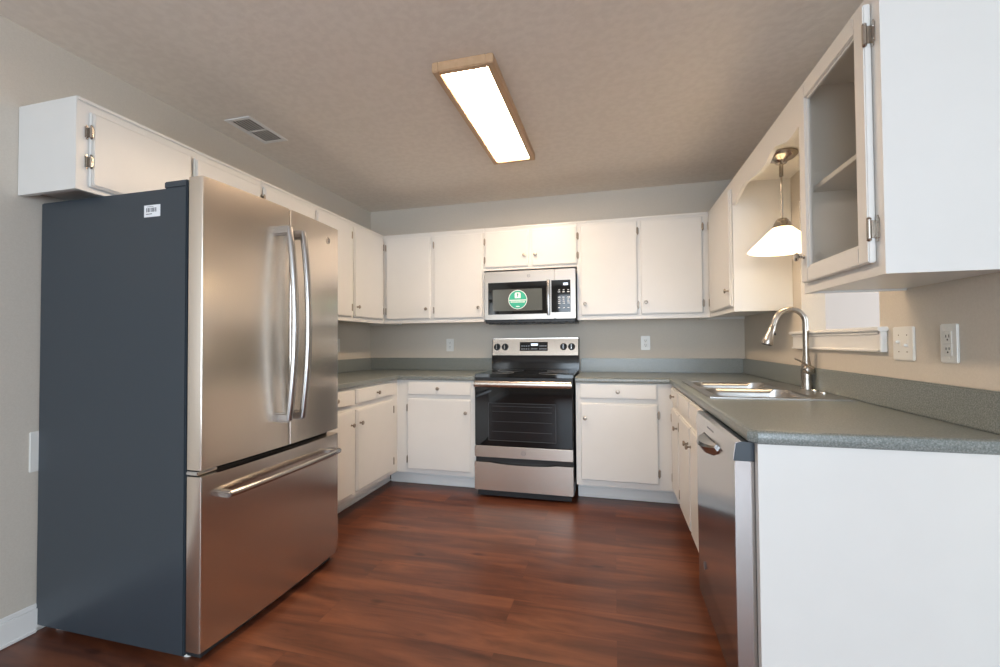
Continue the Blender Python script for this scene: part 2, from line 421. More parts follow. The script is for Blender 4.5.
# --- glass-door cabinet, near right
NY0, NY1 = 1.378, 1.886
c = wallcab('white wall cabinet with a glass door and one shelf, nearest on the right', FRu, NY0, NY1, ZUB, XR-UR)
m = MB(); D = XR-UR-.002; t = .018
FRu.box(m, NY0, NY0+.042, -.019, 0, ZUB, ZUT); FRu.box(m, NY1-.042, NY1, -.019, 0, ZUB, ZUT)
FRu.box(m, NY0+.042, NY1-.042, -.019, 0, ZUB, ZUB+.045); FRu.box(m, NY0+.042, NY1-.042, -.019, 0, ZUT-.04, ZUT)
FRu.box(m, NY0, NY0+t, -D, -.019, ZUB, ZUT); FRu.box(m, NY1-t, NY1, -D, -.019, ZUB, ZUT)
FRu.box(m, NY0+t, NY1-t, -D, -.019, ZUT-t, ZUT); FRu.box(m, NY0+t, NY1-t, -D, -.019, ZUB+.006, ZUB+.03)
m.build('carcass', 'white', c)
m = MB(); FRu.box(m, NY0+t+.001, NY1-t-.001, -D+.001, -D+.008, ZUB+.031, ZUT-t-.001)
m.build('back_panel', 'inside', c)
m = MB(); FRu.box(m, NY0+t+.001, NY1-t-.001, -D+.009, -.0215, 1.722, 1.740, .002); m.build('shelf', 'white', c)
d = MB(); a0, a1, b0, b1 = 1.416, 1.858, 1.384, 2.104; q = .052; w0, w1 = .001, .020
FRu.box(d, a0, a0+q, w0, w1, b0, b1, .003, 2); FRu.box(d, a1-q, a1, w0, w1, b0, b1, .003, 2)
FRu.box(d, a0+q-.002, a1-q+.002, w0, w1, b0, b0+q, .003, 2); FRu.box(d, a0+q-.002, a1-q+.002, w0, w1, b1-q, b1, .003, 2)
for (u0, u1, z0, z1) in ((a0+q, a0+q+.008, b0+q, b1-q), (a1-q-.008, a1-q, b0+q, b1-q), (a0+q, a1-q, b0+q, b0+q+.008), (a0+q, a1-q, b1-q-.008, b1-q)):
    FRu.box(d, u0, u1, w0+.002, w1-.006, z0, z1, .002)
d = d.build('door', 'white', c)
m = MB(); FRu.box(m, a0+q-.004, a1-q+.004, .006, .009, b0+q-.004, b1-q+.004); m.build('glass_pane', 'glass', d)
knob(FRu, 1.832, .020, 1.478, d, 'nickel', 1.1)
for z in (1.475, 2.015): hinge(FRu, a0, -1, 0, z, d, 'nickel', 1.25)

# --- scalloped valance and the board over the sink
pts = [(2.886, 1.985), (2.86, 1.988), (2.80, 1.998), (2.74, 2.012), (2.69, 2.026), (2.64, 2.030), (2.60, 2.026), (2.555, 2.016), (2.50, 2.009), (2.44, 2.002), (2.386, 1.998), (2.33, 1.998), (2.29, 2.001), (2.25, 2.014), (2.215, 2.027), (2.17, 2.028), (2.12, 2.016), (2.08, 2.004), (2.03, 1.990), (1.98, 1.988), (1.93, 1.994), (1.887, 1.998)]
c = thing('valance', 'white scalloped valance board spanning above the sink between two wall cabinets', 'valance', (UR+.01, 2.386, 1.99))
m = MB(); m.prism([(y, z) for y, z in pts] + [(1.887, ZUT), (2.886, ZUT)], 'x', UR+.0, UR+.019); m.build('scalloped_board', 'white', c)
m = MB(); m.box((UR+.0195, 1.887, ZUT-.018), (XR-.001, 2.886, ZUT)); m.build('top_board', 'white', c)

# --- base cabinets
def basecab(label, F, u0, u1, depth, toe=(0, 0), toe_w=-.152):
    c = thing('base_cabinet', label, 'cabinet', F.p((u0+u1)/2, -depth/2, 0), 'white base cabinets')
    m = MB(); g = .0006; d = depth-.002; a, b = u0+g, u1-g; t = .018
    F.box(m, a, b, -.019, 0, .133, CB-.001)
    F.box(m, a, a+t, -d, -.019, .133, CB-.001); F.box(m, b-t, b, -d, -.019, .133, CB-.001)
    F.box(m, a+t, b-t, -d, -.019, .133, .15); F.box(m, a+t, b-t, -d, -d+.01, .15, CB-.001)
    m.build('carcass', 'white', c)
    m = MB(); a += toe[0]; b -= toe[1]
    F.box(m, a, b, toe_w-.016, toe_w, 0, .132); F.box(m, a, b, toe_w, toe_w+.008, 0, .075, .004, 2); F.box(m, a, b, toe_w, toe_w+.016, 0, .02, .006, 2)
    m.build('toe_kick', 'trim', c)
    return c
DZ0, DZ1, RZ0, RZ1 = .165, .722, .757, .862
c = basecab('white base cabinet on the left wall beside the refrigerator, two doors and two drawers', FLb, 2.14, YB-.002, FL-XL, (0, .458))
door(FLb, 2.20, 2.620, DZ0, DZ1, c, 1, -1, .627); door(FLb, 2.660, 3.172, DZ0, DZ1, c, -1, 1, .627)
drawer(FLb, 2.20, 2.620, RZ0, RZ1, c); drawer(FLb, 2.660, 3.172, RZ0, RZ1, c)
c = basecab('white base cabinet on the back wall, left of the range', FBb, FL+.001, -1.040, YB-FB, (-.136, 0))
door(FBb, -1.614, -1.080, DZ0, DZ1+.004, c, 1, -1, .627); drawer(FBb, -1.610, -1.076, RZ0, RZ1+.004, c)
c = basecab('white base cabinet on the back wall, right of the range', FBb, -.272, FR-.001, YB-FB, (0, -.136))
door(FBb, -.236, .297, DZ0+.008, DZ1+.006, c, -1, 1, .622); drawer(FBb, -.240, .292, RZ0+.004, RZ1+.008, c)
c = basecab('white base cabinet in the right corner, one door and one drawer', FRb, 2.885, YB-.002, XR-FR, (0, .458))
door(FRb, 2.900, 3.215, DZ0, DZ1, c, -1, 1, .627); drawer(FRb, 2.900, 3.215, RZ0, RZ1, c)
c = basecab('white sink base cabinet between the dishwasher and the right corner', FRb, 2.062, 2.885, XR-FR, (0, 0))
door(FRb, 2.095, 2.470, DZ0, DZ1, c, 1, -1, .627); door(FRb, 2.488, 2.870, DZ0, DZ1, c, -1, 1, .627)
drawer(FRb, 2.095, 2.470, RZ0, RZ1, c, False); drawer(FRb, 2.488, 2.870, RZ0, RZ1, c, False)
# end panel
c = thing('end_panel', 'wide plain white panel closing the near end of the right counter', 'panel', (.7, 1.42, 0))
m = MB(); m.box((.4175, 1.412, 0), (XR+T, 1.432, CB-.001)); m.build('panel', 'white', c)
m = MB(); m.box((.398, 1.412, 0), (.4175, 1.440, CB-.001)); m.build('edge_strip', 'white', c)

# ------------------------------------------------------------------ worktops
SX0, SX1, SY0, SY1 = .432, .980, 2.175, 2.985      # sink cut-out
def nose_profile():
    h0, h1 = CB, CT
    return [(0, h0), (.010, h0), (.016, h0+.005), (.018, h0+.014), (.018, h1-.012), (.015, h1-.004), (.008, h1), (0, h1)]
c = thing('worktop', 'green-grey laminate worktop running from the refrigerator round to the range', 'worktop', (-1.7, 3.4, CB))
m = MB(); e = .018; x0, y0 = FL+.025-e, FB-.025+e
m.prism([(XL+.001, 2.135), (x0, 2.135), (x0, y0), (-1.0395, y0), (-1.0395, YB-.001), (XL+.001, YB-.001)], 'z', CB, CT)
m.sweep(nose_profile(), [(x0, 2.135), (x0, y0), (-1.0395, y0)])
m.build('counter_slab', 'counter', c)
m = MB(); ZS = 1.03
m.box((XL+.001, 2.135, CT), (XL+.019, YB-.001, ZS), .005, 2); m.box((XL+.015, YB-.019, CT), (-1.0395, YB-.001, ZS), .005, 2)
m.build('backsplash', 'counter', c)
c = thing('worktop', 'green-grey laminate worktop around the sink, from the range to the near end', 'worktop', (.7, 2.8, CB))
m = MB(); x0 = FR-.025+e; y0 = FB-.025+e; ye = 1.398
m.prism([(-.273, y0), (x0, y0), (x0, SY1), (XR-.001, SY1), (XR-.001, YB-.001), (-.273, YB-.001)], 'z', CB, CT)
m.box((x0, SY0, CB), (SX0, SY1, CT)); m.box((SX1, SY0, CB), (XR-.001, SY1, CT))
m.prism([(x0+.0, ye+.018), (XR-.001, ye+.018), (XR-.001, SY0), (x0, SY0)], 'z', CB, CT)
m.sweep(nose_profile(), [(-.273, y0), (x0, y0), (x0, ye+.018+.012), (x0+.012, ye+.018), (XR-.001, ye+.018)])
m.build('counter_slab', 'counter', c)
m = MB(); m.box((-.273, YB-.019, CT), (XR-.015, YB-.001, ZS), .005, 2); m.box((XR-.019, ye+.03, CT), (XR-.001, YB-.001, ZS), .005, 2)
m.build('backsplash', 'counter', c)

# ------------------------------------------------------------------ sink and faucet
def rrect(x0, x1, y0, y1, r, n=5):
    P = []
    for cx, cy, a in ((x1-r, y1-r, 0), (x0+r, y1-r, 90), (x0+r, y0+r, 180), (x1-r, y0+r, 270)):
        for k in range(n+1): q = R(a+90*k/n); P.append((cx+r*math.cos(q), cy+r*math.sin(q)))
    return P
c = thing('kitchen_sink', 'stainless steel double bowl sink set in the right worktop', 'sink', (.70, 2.58, .74))
bx0, bx1 = .462, .862; ym = 2.585
bowls = [(2.205, ym-.018), (ym+.018, 2.955)]
m = MB()   # rim deck: pieces around the bowls, pressed steel
zr = CT+.005
m.box((SX0-.014, SY0-.014, CT+.0005), (bx0, SY1+.014, zr), .002, 2); m.box((bx1, SY0-.014, CT+.0005), (SX1+.010, SY1+.014, zr), .002, 2)
m.box((bx0-.002, SY0-.014, CT+.0005), (bx1+.002, bowls[0][0], zr), .002, 2); m.box((bx0-.002, bowls[1][1], CT+.0005), (bx1+.002, SY1+.014, zr), .002, 2)
m.box((bx0-.002, bowls[0][1], CT-.006), (bx1+.002, bowls[1][0], zr-.001), .003, 2)
m.build('rim', 'sinksteel', c)
for y0, y1 in bowls:
    m = MB(); zb = .735
    rg = []
    for f, z, r in ((0, zr-.001, .075), (.003, CT-.02, .078), (.012, zb+.03, .08), (.022, zb+.008, .085), (.045, zb, .09)):
        rg.append([(x, y, z) for x, y in rrect(bx0+f, bx1-f, y0+f, y1-f, r, 6)])
    out = []
    t = bmesh.new(); V = [[t.verts.new(p) for p in r_] for r_ in rg]
    n = len(V[0])
    for A, B in zip(V, V[1:]):
        for j in range(n): t.faces.new((A[j], A[(j+1) % n], B[(j+1) % n], B[j]))
    t.faces.new(V[-1])
    # corners between the rounded bowl mouth and the square opening of the rim
    for cx, cy, k0 in ((bx1, y1, 0), (bx0, y1, 7), (bx0, y0, 14), (bx1, y0, 21)):
        cv = t.verts.new((cx, cy, zr-.001)); t.faces.new([cv] + [V[0][(k0+i) % n] for i in range(7)])
    bmesh.ops.recalc_face_normals(t, faces=t.faces[:]); m._take(t)
    b = m.build('bowl', 'sinksteel', c)
    md = b.modifiers.new('thick', 'SOLIDIFY'); md.thickness = .0012; md.offset = -1
    m = MB(); m.lathe(((bx0+bx1)/2+.03, (y0+y1)/2, zb+.001), (0, 0, 1), [(0, .042), (.003, .042), (.004, .036), (.001, .030), (.0005, .004)], 24); m.build('drain', 'chrome', b)

FX, FY = .966, 2.60
c = thing('kitchen_faucet', 'tall brushed nickel gooseneck faucet with pull-down spray head', 'faucet', (FX, FY, zr))
m = MB(); m.lathe((FX, FY, zr+.0005), (0, 0, 1), [(0, .0275), (.004, .0275), (.010, .026), (.05, .0250), (.095, .025), (.12, .023), (.15, .017), (.17, .0155)], 28); m.build('body', 'nickel', c)
zs = zr + .16; ztop = 1.335; rr = .071; cxx = FX - rr; arc = []
for z in (zs, zs+.08, zs+.16, ztop-rr-.02): arc.append((FX, FY, z))
for k in range(0, 15):
    q = R(k*12.0); arc.append((cxx + rr*math.cos(q), FY - .0*k, ztop-rr+rr*math.sin(q)))
dx = Vector(arc[-1]) - Vector(arc[-2]); dx.normalize(); p1 = Vector(arc[-1]) + dx*.03; arc.append(tuple(p1))
m = MB(); m.tube(arc, .0138, 18, up=(0, 1, 0)); m.build('spout', 'nickel', c)
m = MB(); m.lathe(p1 + dx*.001, dx, [(0, .0145), (.003, .0150), (.006, .0165), (.03, .0185), (.075, .0255), (.098, .028), (.104, .026), (.105, .02), (.103, .003)], 26)
h = m.build('spray_head', 'nickel', c)
sd = Vector((0, -1, 0)); pb = p1 + dx*.045 + Vector((.018, -.006, .0))
m = MB(); m.lathe(pb, (1, -.3, .1), [(0, .009), (.004, .009), (.006, .006)], 14); m.build('spray_button', 'blackplastic', h)
m = MB(); m.lathe(p1 + dx*.104, dx, [(0, .0215), (.002, .0215), (.003, .018)], 20); m.build('spray_face', 'blackplastic', h)
m = MB()
hb = Vector((FX, FY, zr+.098))
m.lathe(hb + Vector((.0, -.014, .004)), (.25, -1, .05), [(0, .024), (.018, .024), (.026, .022), (.030, .014)], 22)
m.tube([hb+Vector((.012, -.035, .010)), hb+Vector((-.012, -.040, .028)), hb+Vector((-.042, -.045, .048)), hb+Vector((-.070, -.050, .062))], [.011, .009, .008, .0085], 12, ry=.006)
m.build('lever_handle', 'nickel', c)
for (x, y, r_) in ((.966, 2.51, .017), (.968, 2.42, .019)):
    o = tag(MB().lathe((x, y, zr+.0005), (0, 0, 1), [(0, r_), (.004, r_), (.008, r_*.75), (.009, r_*.2)], 20).build('hole_cover', 'chrome'),
            'small round metal hole cover on the sink rim, nearest the faucet' if y > 2.45 else 'small round metal hole cover on the sink rim, farther from the faucet towards the viewer', 'hole cover', 'hole covers on the sink rim')

# ------------------------------------------------------------------ refrigerator
GX, GY0, GY1 = -1.47, 1.292, 2.122
c = thing('refrigerator', 'stainless french-door refrigerator with dark grey sides and bottom freezer drawer', 'refrigerator', (-1.9, 1.71, 0))
m = MB(); m.box((XL+.003, GY0, .022), (-1.545, GY1, 1.768), .004, 2)
m.build('cabinet_body', 'slate', c)
m = MB(); m.box((-1.5445, GY0+.012, .05), (-1.5335, GY1-.012, 1.762)); m.build('gasket', 'cavity', c)  # gasket sheet, coloured near-black for the shade inside the door gaps
m = MB(); m.box((-1.60, GY0+.03, .004), (-1.50, GY1-.03, .045), .003); m.build('kick_grille', 'cavity', c)
def bowed_door(y0, y1, z0, z1):
    # front bows out a little towards the middle of the whole appliance
    t = MB(); N = 14; yc = (GY0+GY1)/2; hw = (GY1-GY0)/2
    def xf(y): u = (y-yc)/hw; return GX + .016*(1-u*u)
    ys = [y0+(y1-y0)*k/N for k in range(N+1)]
    pf = [(xf(y), y) for y in ys]
    r_ = .006
    poly = [(-1.533, y0)] + [(pf[0][0]-r_, y0)] + [(xf(y0+.003)-.001, y0+.003)] + pf[1:-1] + [(xf(y1-.003)-.001, y1-.003), (pf[-1][0]-r_, y1), (-1.533, y1)]
    t.prism(poly, 'z', z0, z1)
    return t
YM = 1.730
m = MB(); m.box((-1.5330, YM-.0027, .71), (-1.4620, YM+.0027, 1.797)); m.build('gap_shade', 'cavity', c)  # dark strip painting the shade in the gap between the two doors
ld = bowed_door(GY0, YM-.003, .708, 1.800).build('door', 'steel', c); ld['label'] = 'wider left refrigerator door'
rd = bowed_door(YM+.003, GY1, .708, 1.800).build('door', 'steel', c)
fz = bowed_door(GY0, GY1, .045, .683).build('freezer_drawer', 'steel', c)
def arc_handle(parent, y, z0, z1, bow):
    m = MB(); base = GX + .016; P = []
    n = 22
    for k in range(n+1):
        t = k/n; z = z0+(z1-z0)*t; P.append((base + .044 + bow*math.sin(PI*t)**.8, y, z))
    m.tube(P, .0155, 18, up=(0, 1, 0))
    m.box((base-.012, y-.0165, z1-.030), (base+.056, y+.0165, z1+.010), .006, 3)
    m.box((base-.012, y-.0165, z0-.010), (base+.056, y+.0165, z0+.030), .006, 3)
    return m.build('handle', 'steelsmooth', parent)
arc_handle(ld, YM-.060, .832, 1.694, .034); arc_handle(rd, YM+.030, .832, 1.694, .034)
m = MB(); base = GX+.010; P = []
for k in range(25):
    t = k/24; P.append((base + .034 + .026*math.sin(PI*t)**.7, 1.375+(2.065-1.375)*t, .600+.006*math.sin(PI*t)))
m.tube(P, .0125, 16)
m.box((base-.012, 1.362, .588), (base+.044, 1.396, .613), .006, 3); m.box((base-.012, 2.044, .588), (base+.044, 2.078, .613), .006, 3)
m.build('handle', 'steelsmooth', fz)
m = MB()   # hinge covers on top
m.box((-1.66, GY0+.004, 1.7685), (-1.548, GY0+.10, 1.796), .004, 2); m.build('hinge_cover', 'slate', c)
m = MB(); m.box((-1.66, GY1-.10, 1.7685), (-1.548, GY1-.004, 1.796), .004, 2); m.build('hinge_cover', 'slate', c)
m = MB(); m.box((-1.5445, GY0+.004, .687), (-1.49, GY0+.09, .700), .003, 2); m.build('middle_hinge', 'chrome', c)
for x, y in ((-1.57, GY0+.05), (-1.57, GY1-.05), (XL+.08, GY0+.05), (XL+.08, GY1-.05)):
    m = MB(); m.lathe((x, y, 0.0), (0, 0, 1), [(0, .022), (.010, .022), (.012, .012), (.022, .012)], 16); m.build('foot', 'plastic', c)
def emblem(P, n, r, parent, up=(0, 0, 1)):
    """round monogram: ring and two looping strokes"""
    n = Vector(n); u = Vector(up).cross(n).normalized(); w = Vector(up); P = Vector(P); m = MB()
    m.tube([P + u*math.cos(q)*r + w*math.sin(q)*r for q in [2*PI*k/28 for k in range(28)]], r*.07, 6, closed=True, up=n)
    m.tube([P + u*r*(.30+.30*math.cos(q)*1.1 - .55) + w*r*(.05+.48*math.sin(q)) for q in [R(40+k*16) for k in range(18)]], r*.055, 6, up=n)
    m.tube([P + u*r*(.32+.22*math.cos(q)) + w*r*(.24*math.sin(q)+.22) for q in [R(40+k*15) for k in range(17)]], r*.055, 6, up=n)
    m.tube([P + u*r*(.32+.24*math.cos(q)) + w*r*(.26*math.sin(q)-.26) for q in [R(90-k*15) for k in range(17)]], r*.055, 6, up=n)
    return m.build('emblem', 'greyink', parent)
emblem((GX+.0075, 2.021, 1.719), (1, 0, 0), .017, rd)
m = MB(); m.box((-1.752, GY0-.0008, 1.664), (-1.672, GY0-.0001, 1.710), 0); o = m.build('barcode_label', 'paper', c)
m = MB()
x = -1.741
while x < -1.690:
    w_ = random.choice((.0012, .002, .003)); m.box((x, GY0-.0012, 1.683), (x+w_, GY0-.0008, 1.699)); x += w_ + random.choice((.0012, .002, .003))
m.box((-1.742, GY0-.0012, 1.674), (-1.712, GY0-.0008, 1.677)); m.box((-1.738, GY0-.0012, 1.703), (-1.705, GY0-.0008, 1.7045))
m.build('barcode', 'greyink', o)

# ------------------------------------------------------------------ range
QX0, QX1, QF = -1.036, -.288, 3.205
c = thing('electric_range', 'stainless steel freestanding electric range with black oven glass', 'range', (-.65, 3.5, 0))
m = MB(); m.box((QX0, QF+.045, .05), (QX1, 3.855, .905), .003); m.build('body', 'blackplastic', c)
m = MB(); m.box((QX0-.002, QF+.022, .906), (QX1+.002, 3.79, .932), .005, 2); ck = m.build('cooktop', 'glasstop', c)
for bx_, by_, r_ in ((-.85, 3.38, .085), (-.45, 3.38, .11), (-.85, 3.65, .11), (-.45, 3.65, .085)):
    m = MB(); m.tube([(bx_+r_*math.cos(q), by_+r_*math.sin(q), .9321) for q in [2*PI*k/40 for k in range(40)]], .0012, 6, closed=True); m.build('burner_ring', 'gasket', ck)
m = MB(); m.prism([(3.79, .932), (3.855, .932), (3.855, 1.208), (3.815, 1.208), (3.795, 1.06), (3.79, 1.05)], 'x', QX0-.018, QX1+.004)
bgd = m.build('backguard', 'black', c)
# tilted steel control panel on the backguard
def on_panel(x, z, d=0):     # the panel slopes from (y 3.795, z 1.06) to (y 3.815, z 1.208)
    t = (z-1.06)/.148; return Vector((x, 3.795+.020*t-d, z))
m = MB(); a0, a1 = QX0-.012, QX1-.004
m.rings([[on_panel(a0, 1.058, .006), on_panel(a1, 1.058, .006), on_panel(a1, 1.058, -.002), on_panel(a0, 1.058, -.002)],
         [on_panel(a0, 1.200, .006), on_panel(a1, 1.200, .006), on_panel(a1, 1.200, -.002), on_panel(a0, 1.200, -.002)]])
m.box((a0, 3.807, 1.198), (a1, 3.850, 1.209), .003, 2)
cp = m.build('control_panel', 'steel', bgd)
def panel_box(mb, x0, x1, z0, z1, d0, d1):
    mb.rings([[on_panel(x0, z0, d1), on_panel(x1, z0, d1), on_panel(x1, z0, d0), on_panel(x0, z0, d0)],
              [on_panel(x0, z1, d1), on_panel(x1, z1, d1), on_panel(x1, z1, d0), on_panel(x0, z1, d0)]])
m = MB(); panel_box(m, -.800, -.553, 1.096, 1.174, .0061, .0078); dp = m.build('display', 'glasstop', c)
m = MB(); panel_box(m, -.700, -.640, 1.142, 1.160, .0079, .0085); m.build('digits', 'led', dp)
for xk, st_, wk, nk in ((-.785, .020, .010, 4), (-.625, .017, .010, 4)):
    for j in range(2):
        m = MB()
        for i in range(nk): panel_box(m, xk+i*st_, xk+i*st_+wk, 1.110+j*.026, 1.116+j*.026, .0079, .0084)
        m.build('keys', 'paper', dp)
m = MB()
for i in range(5): panel_box(m, -.700+i*.012, -.694+i*.012, 1.110, 1.118, .0079, .0084)
m.build('keys', 'paper', dp)
for x in (-1.006, -.934, -.416, -.347):
    m = MB(); p = on_panel(x, 1.131, .006); m.lathe(p, (0, -1, .13), [(0, .030), (.004, .030), (.006, .024), (.022, .021), (.025, .018), (.0255, .004)], 24)
    k = m.build('control_knob', 'blackplastic', c)
    m = MB(); m.box((x-.0035, p.y-.034, 1.112), (x+.0035, p.y-.022, 1.155), .002); m.build('knob_grip', 'steelsmooth', k)
# oven door
m = MB(); m.box((QX0+.003, QF+.012, .392), (QX1-.003, QF+.044, .868), .003); m.box((QX0+.003, QF+.004, .808), (QX1-.003, QF+.040, .880), .004, 2)
od = m.build('oven_door', 'glasstop', c)
m = MB(); m.box((QX0+.003, QF+.002, .306), (QX1-.003, QF+.044, .3905), .003, 2); em = m.build('lower_trim', 'steel', od)
emblem((-.655, QF+.001, .348), (0, -1, 0), .017, em)
m = MB()  # handle: wide flat bar
P = [(QX0+.008+(QX1-QX0-.016)*k/18, QF-.022-.012*math.sin(PI*k/18), .860) for k in range(19)]
m.tube(P, .012, 16, ry=.024)
m.box((QX0+.006, QF-.022, .841), (QX0+.036, QF+.006, .879), .006, 2); m.box((QX1-.036, QF-.022, .841), (QX1-.006, QF+.006, .879), .006, 2)
m.build('handle', 'steel', od)
m = MB(); xa, xb, za, zb_ = -.925, -.412, .432, .715
m.box((xa, QF+.0105, za), (xb, QF+.0118, zb_)); wn = m.build('window', 'black', od)
m = MB()
for z in (.50, .575, .65, .690): m.box((xa+.03, QF+.0098, z), (xb-.03, QF+.0104, z+.0022))
for x0_, x1_, z0_, z1_ in ((xa, xb, za, za+.003), (xa, xb, zb_-.003, zb_), (xa, xa+.003, za, zb_), (xb-.003, xb, za, zb_)): m.box((x0_, QF+.0098, z0_), (x1_, QF+.0104, z1_))
m.build('rack_lines', 'rack', wn)
# storage drawer with the dipped top edge
dipz = lambda t: .268 - .013*max(0, math.sin(PI*min(1, max(0, (t-.18)/.64))))**.6
poly = [(QX0+.003, .060), (QX1-.003, .060)] + [(QX1-.003-(QX1-QX0-.006)*k/24, dipz(1-k/24)) for k in range(25)]
m = MB(); m.prism(poly, 'y', QF, QF+.044); dr = m.build('storage_drawer', 'steel', c)
m = MB(); m.box((QX0+.006, QF+.024, .27), (QX1-.006, QF+.0445, .304)); m.box((QX0+.02, QF+.03, .012), (QX1-.02, QF+.06, .049)); m.build('recess', 'cavity', c)
for x in (QX0+.04, QX1-.04):
    for y in (QF+.09, 3.80):
        m = MB(); m.lathe((x, y, 0), (0, 0, 1), [(0, .018), (.01, .018), (.012, .01), (.05, .01)], 14); m.build('foot', 'blackplastic', c)

# ------------------------------------------------------------------ microwave
c = thing('microwave_oven', 'stainless over-the-range microwave with a round green sticker on its door', 'microwave', (-.645, 3.68, 1.35))
WX0, WX1, WF, WZ0, WZ1 = -1.030, -.284, 3.480, 1.358, 1.753
m = MB(); m.box((WX0+.003, WF+.030, WZ0), (WX1-.001, 3.870, WZ1-.001), .003); m.build('body', 'steelsmooth', c)
m = MB(); m.box((WX0+.004, WF+.02, WZ0-.028), (WX1-.004, 3.868, WZ0-.0005), .004); 
for k in range(11): m.box((WX0+.03+k*.066, WF+.022, WZ0-.036), (WX0+.07+k*.066, WF+.06, WZ0-.027), .002)
m.build('vent_grille', 'blackplastic', c)
SE = -.447
m = MB(); m.box((WX0, WF, WZ0), (SE-.001, WF+.029, WZ1), .004, 2); md_ = m.build('door', 'steelsoft', c)
m = MB(); m.box((SE+.001, WF, WZ0), (WX1, WF+.029, WZ1), .004, 2); cpn = m.build('control_panel', 'steelsoft', c)
m = MB(); m.box((-.997, WF-.002, 1.400), (-.511, WF-.0001, 1.662), .001); gl = m.build('door_glass', 'glasstop', md_)
m = MB(); m.box((-.957, WF-.0034, 1.428), (-.548, WF-.0021, 1.604), .0005); m.build('window', 'greyglass', gl)
m = MB(); P = [(-.494, WF-.026-.012*math.sin(PI*k/14), 1.388+(1.665-1.388)*k/14) for k in range(15)]
m.tube(P, .0125, 16, ry=.009, up=(0, 1, 0)); m.box((-.505, WF-.026, 1.383), (-.483, WF-.0001, 1.405), .004, 2); m.box((-.505, WF-.026, 1.647), (-.483, WF-.0001, 1.669), .004, 2)
m.build('handle', 'steelsmooth', md_)
m = MB(); m.box((-.474, WF-.002, 1.408), (-.322, WF-.0001, 1.664), .001); kp = m.build('key_pad', 'glasstop', c)
m = MB(); m.box((-.378, WF-.0030, 1.622), (-.342, WF-.0021, 1.640)); m.build('digits', 'led', kp)
m = MB()
for j, z in enumerate((1.582, 1.566, 1.524, 1.508, 1.492, 1.476, 1.440)):
    for i in range(3):
        x = -.420 + i*.036; w_ = .018 if j % 3 else .013
        m.box((x-w_/2+.008, WF-.0028, z), (x+w_/2+.008, WF-.0021, z+.0055))
m.build('keys', 'paper', kp)
emblem((-.657, WF-.001, 1.709), (0, -1, 0), .012, md_)
def disc(mb, x, z, r, y, t=.0004, seg=40): mb.lathe((x, y, z), (0, -1, 0), [(0, r), (t, r)], seg)
sxc, szc = -.747, 1.518
m = MB(); disc(m, sxc, szc, .078, WF-.0036); st = m.build('round_sticker', 'paper', md_)
m = MB(); disc(m, sxc, szc, .073, WF-.0041); sg = m.build('green_disc', 'teal', st)
m = MB(); y_ = WF-.0051
m.box((sxc-.070, y_, szc-.008), (sxc+.070, y_+.0005, szc-.001))
m.box((sxc-.058, y_, szc-.024), (sxc+.058, y_+.0005, szc-.013))
m.prism([(sxc-.024, szc+.012), (sxc+.024, szc+.012), (sxc+.024, szc+.050), (sxc+.016, szc+.058), (sxc-.016, szc+.058), (sxc-.024, szc+.050)], 'y', y_, y_+.0005)
m.prism([(sxc-.018, szc-.060), (sxc+.018, szc-.060), (sxc+.012, szc-.052), (sxc-.012, szc-.052)], 'y', y_, y_+.0005)
m.build('white_marks', 'paper', sg)
m = MB(); y_ = WF-.0057
m.box((sxc-.004, y_, szc+.022), (sxc+.004, y_+.0005, szc+.040)); disc(m, sxc, szc+.044, .008, y_+.0005, .0005, 16)
for k in range(13): m.box((sxc-.052+k*.008, y_, szc-.021), (sxc-.047+k*.008, y_+.0005, szc-.016))
m.build('green_marks', 'teal', sg)

# ------------------------------------------------------------------ dishwasher
c = thing('dishwasher', 'stainless steel dishwasher under the near end of the right worktop', 'dishwasher', (.7, 1.75, 0))
VY0, VY1, VX = 1.446, 2.056, .345
m = MB(); m.box((.402, VY0+.004, .10), (.98, VY1-.004, .866), .003); m.build('tub', 'slate', c)
m = MB(); m.box((.44, VY0+.01, .0), (.50, VY1-.01, .098)); m.build('toe_panel', 'blackplastic', c)
m = MB(); m.prism([(.400, .105), (.400, .815), (VX+.002, .815), (VX, .805), (VX-.001, .5), (VX+.001, .115), (VX+.006, .105)], 'y', VY0, VY1)
dd = m.build('door', 'steelv', c)
m = MB(); m.prism([(.400, .816), (.400, .872), (VX+.018, .872), (VX+.004, .866), (VX-.003, .816)], 'y', VY0+.001, VY1-.001)
cb = m.build('control_band', 'slate', dd)
m = MB(); m.prism([(VX+.018, .8725), (VX+.0165, .8740), (VX+.002, .8680), (VX-.0046, .816), (VX-.0031, .816), (VX+.004, .8665)], 'y', VY0+.0, VY1-.0)
m.build('control_face', 'steelv', cb)
m = MB(); yc = (VY0+VY1)/2+.03   # pocket handle: a lip curving out below the band
rg = []
for k in range(17):
    t = k/16; y = yc-.11+.22*t; b = math.sin(PI*t)**.7
    rg.append([(VX-.001, y, .812), (VX-.008-.034*b, y, .806-.004*b), (VX-.010-.036*b, y, .800-.012*b), (VX-.004-.022*b, y, .792-.030*b), (VX+.001, y, .786-.034*b)])
m.rings(rg); m.build('handle', 'steelsmooth', dd)
m = MB()
for k in range(5): m.box((VX-.0040+.0025*1, yc-.055+k*.022, .838), (VX+.003, yc-.040+k*.022, .846), 0)
m.build('nameplate', 'greyink', cb)
emblem((VX-.0012, 1.93, .27), (-1, 0, 0), .014, dd)
m = MB(); m.box((.3985, VY0-.004, .14), (.4005, VY0+.001, .85)); m.build('gap_shade_strip', 'blackplastic', c)  # black strip standing in for the shaded gap beside the end panel

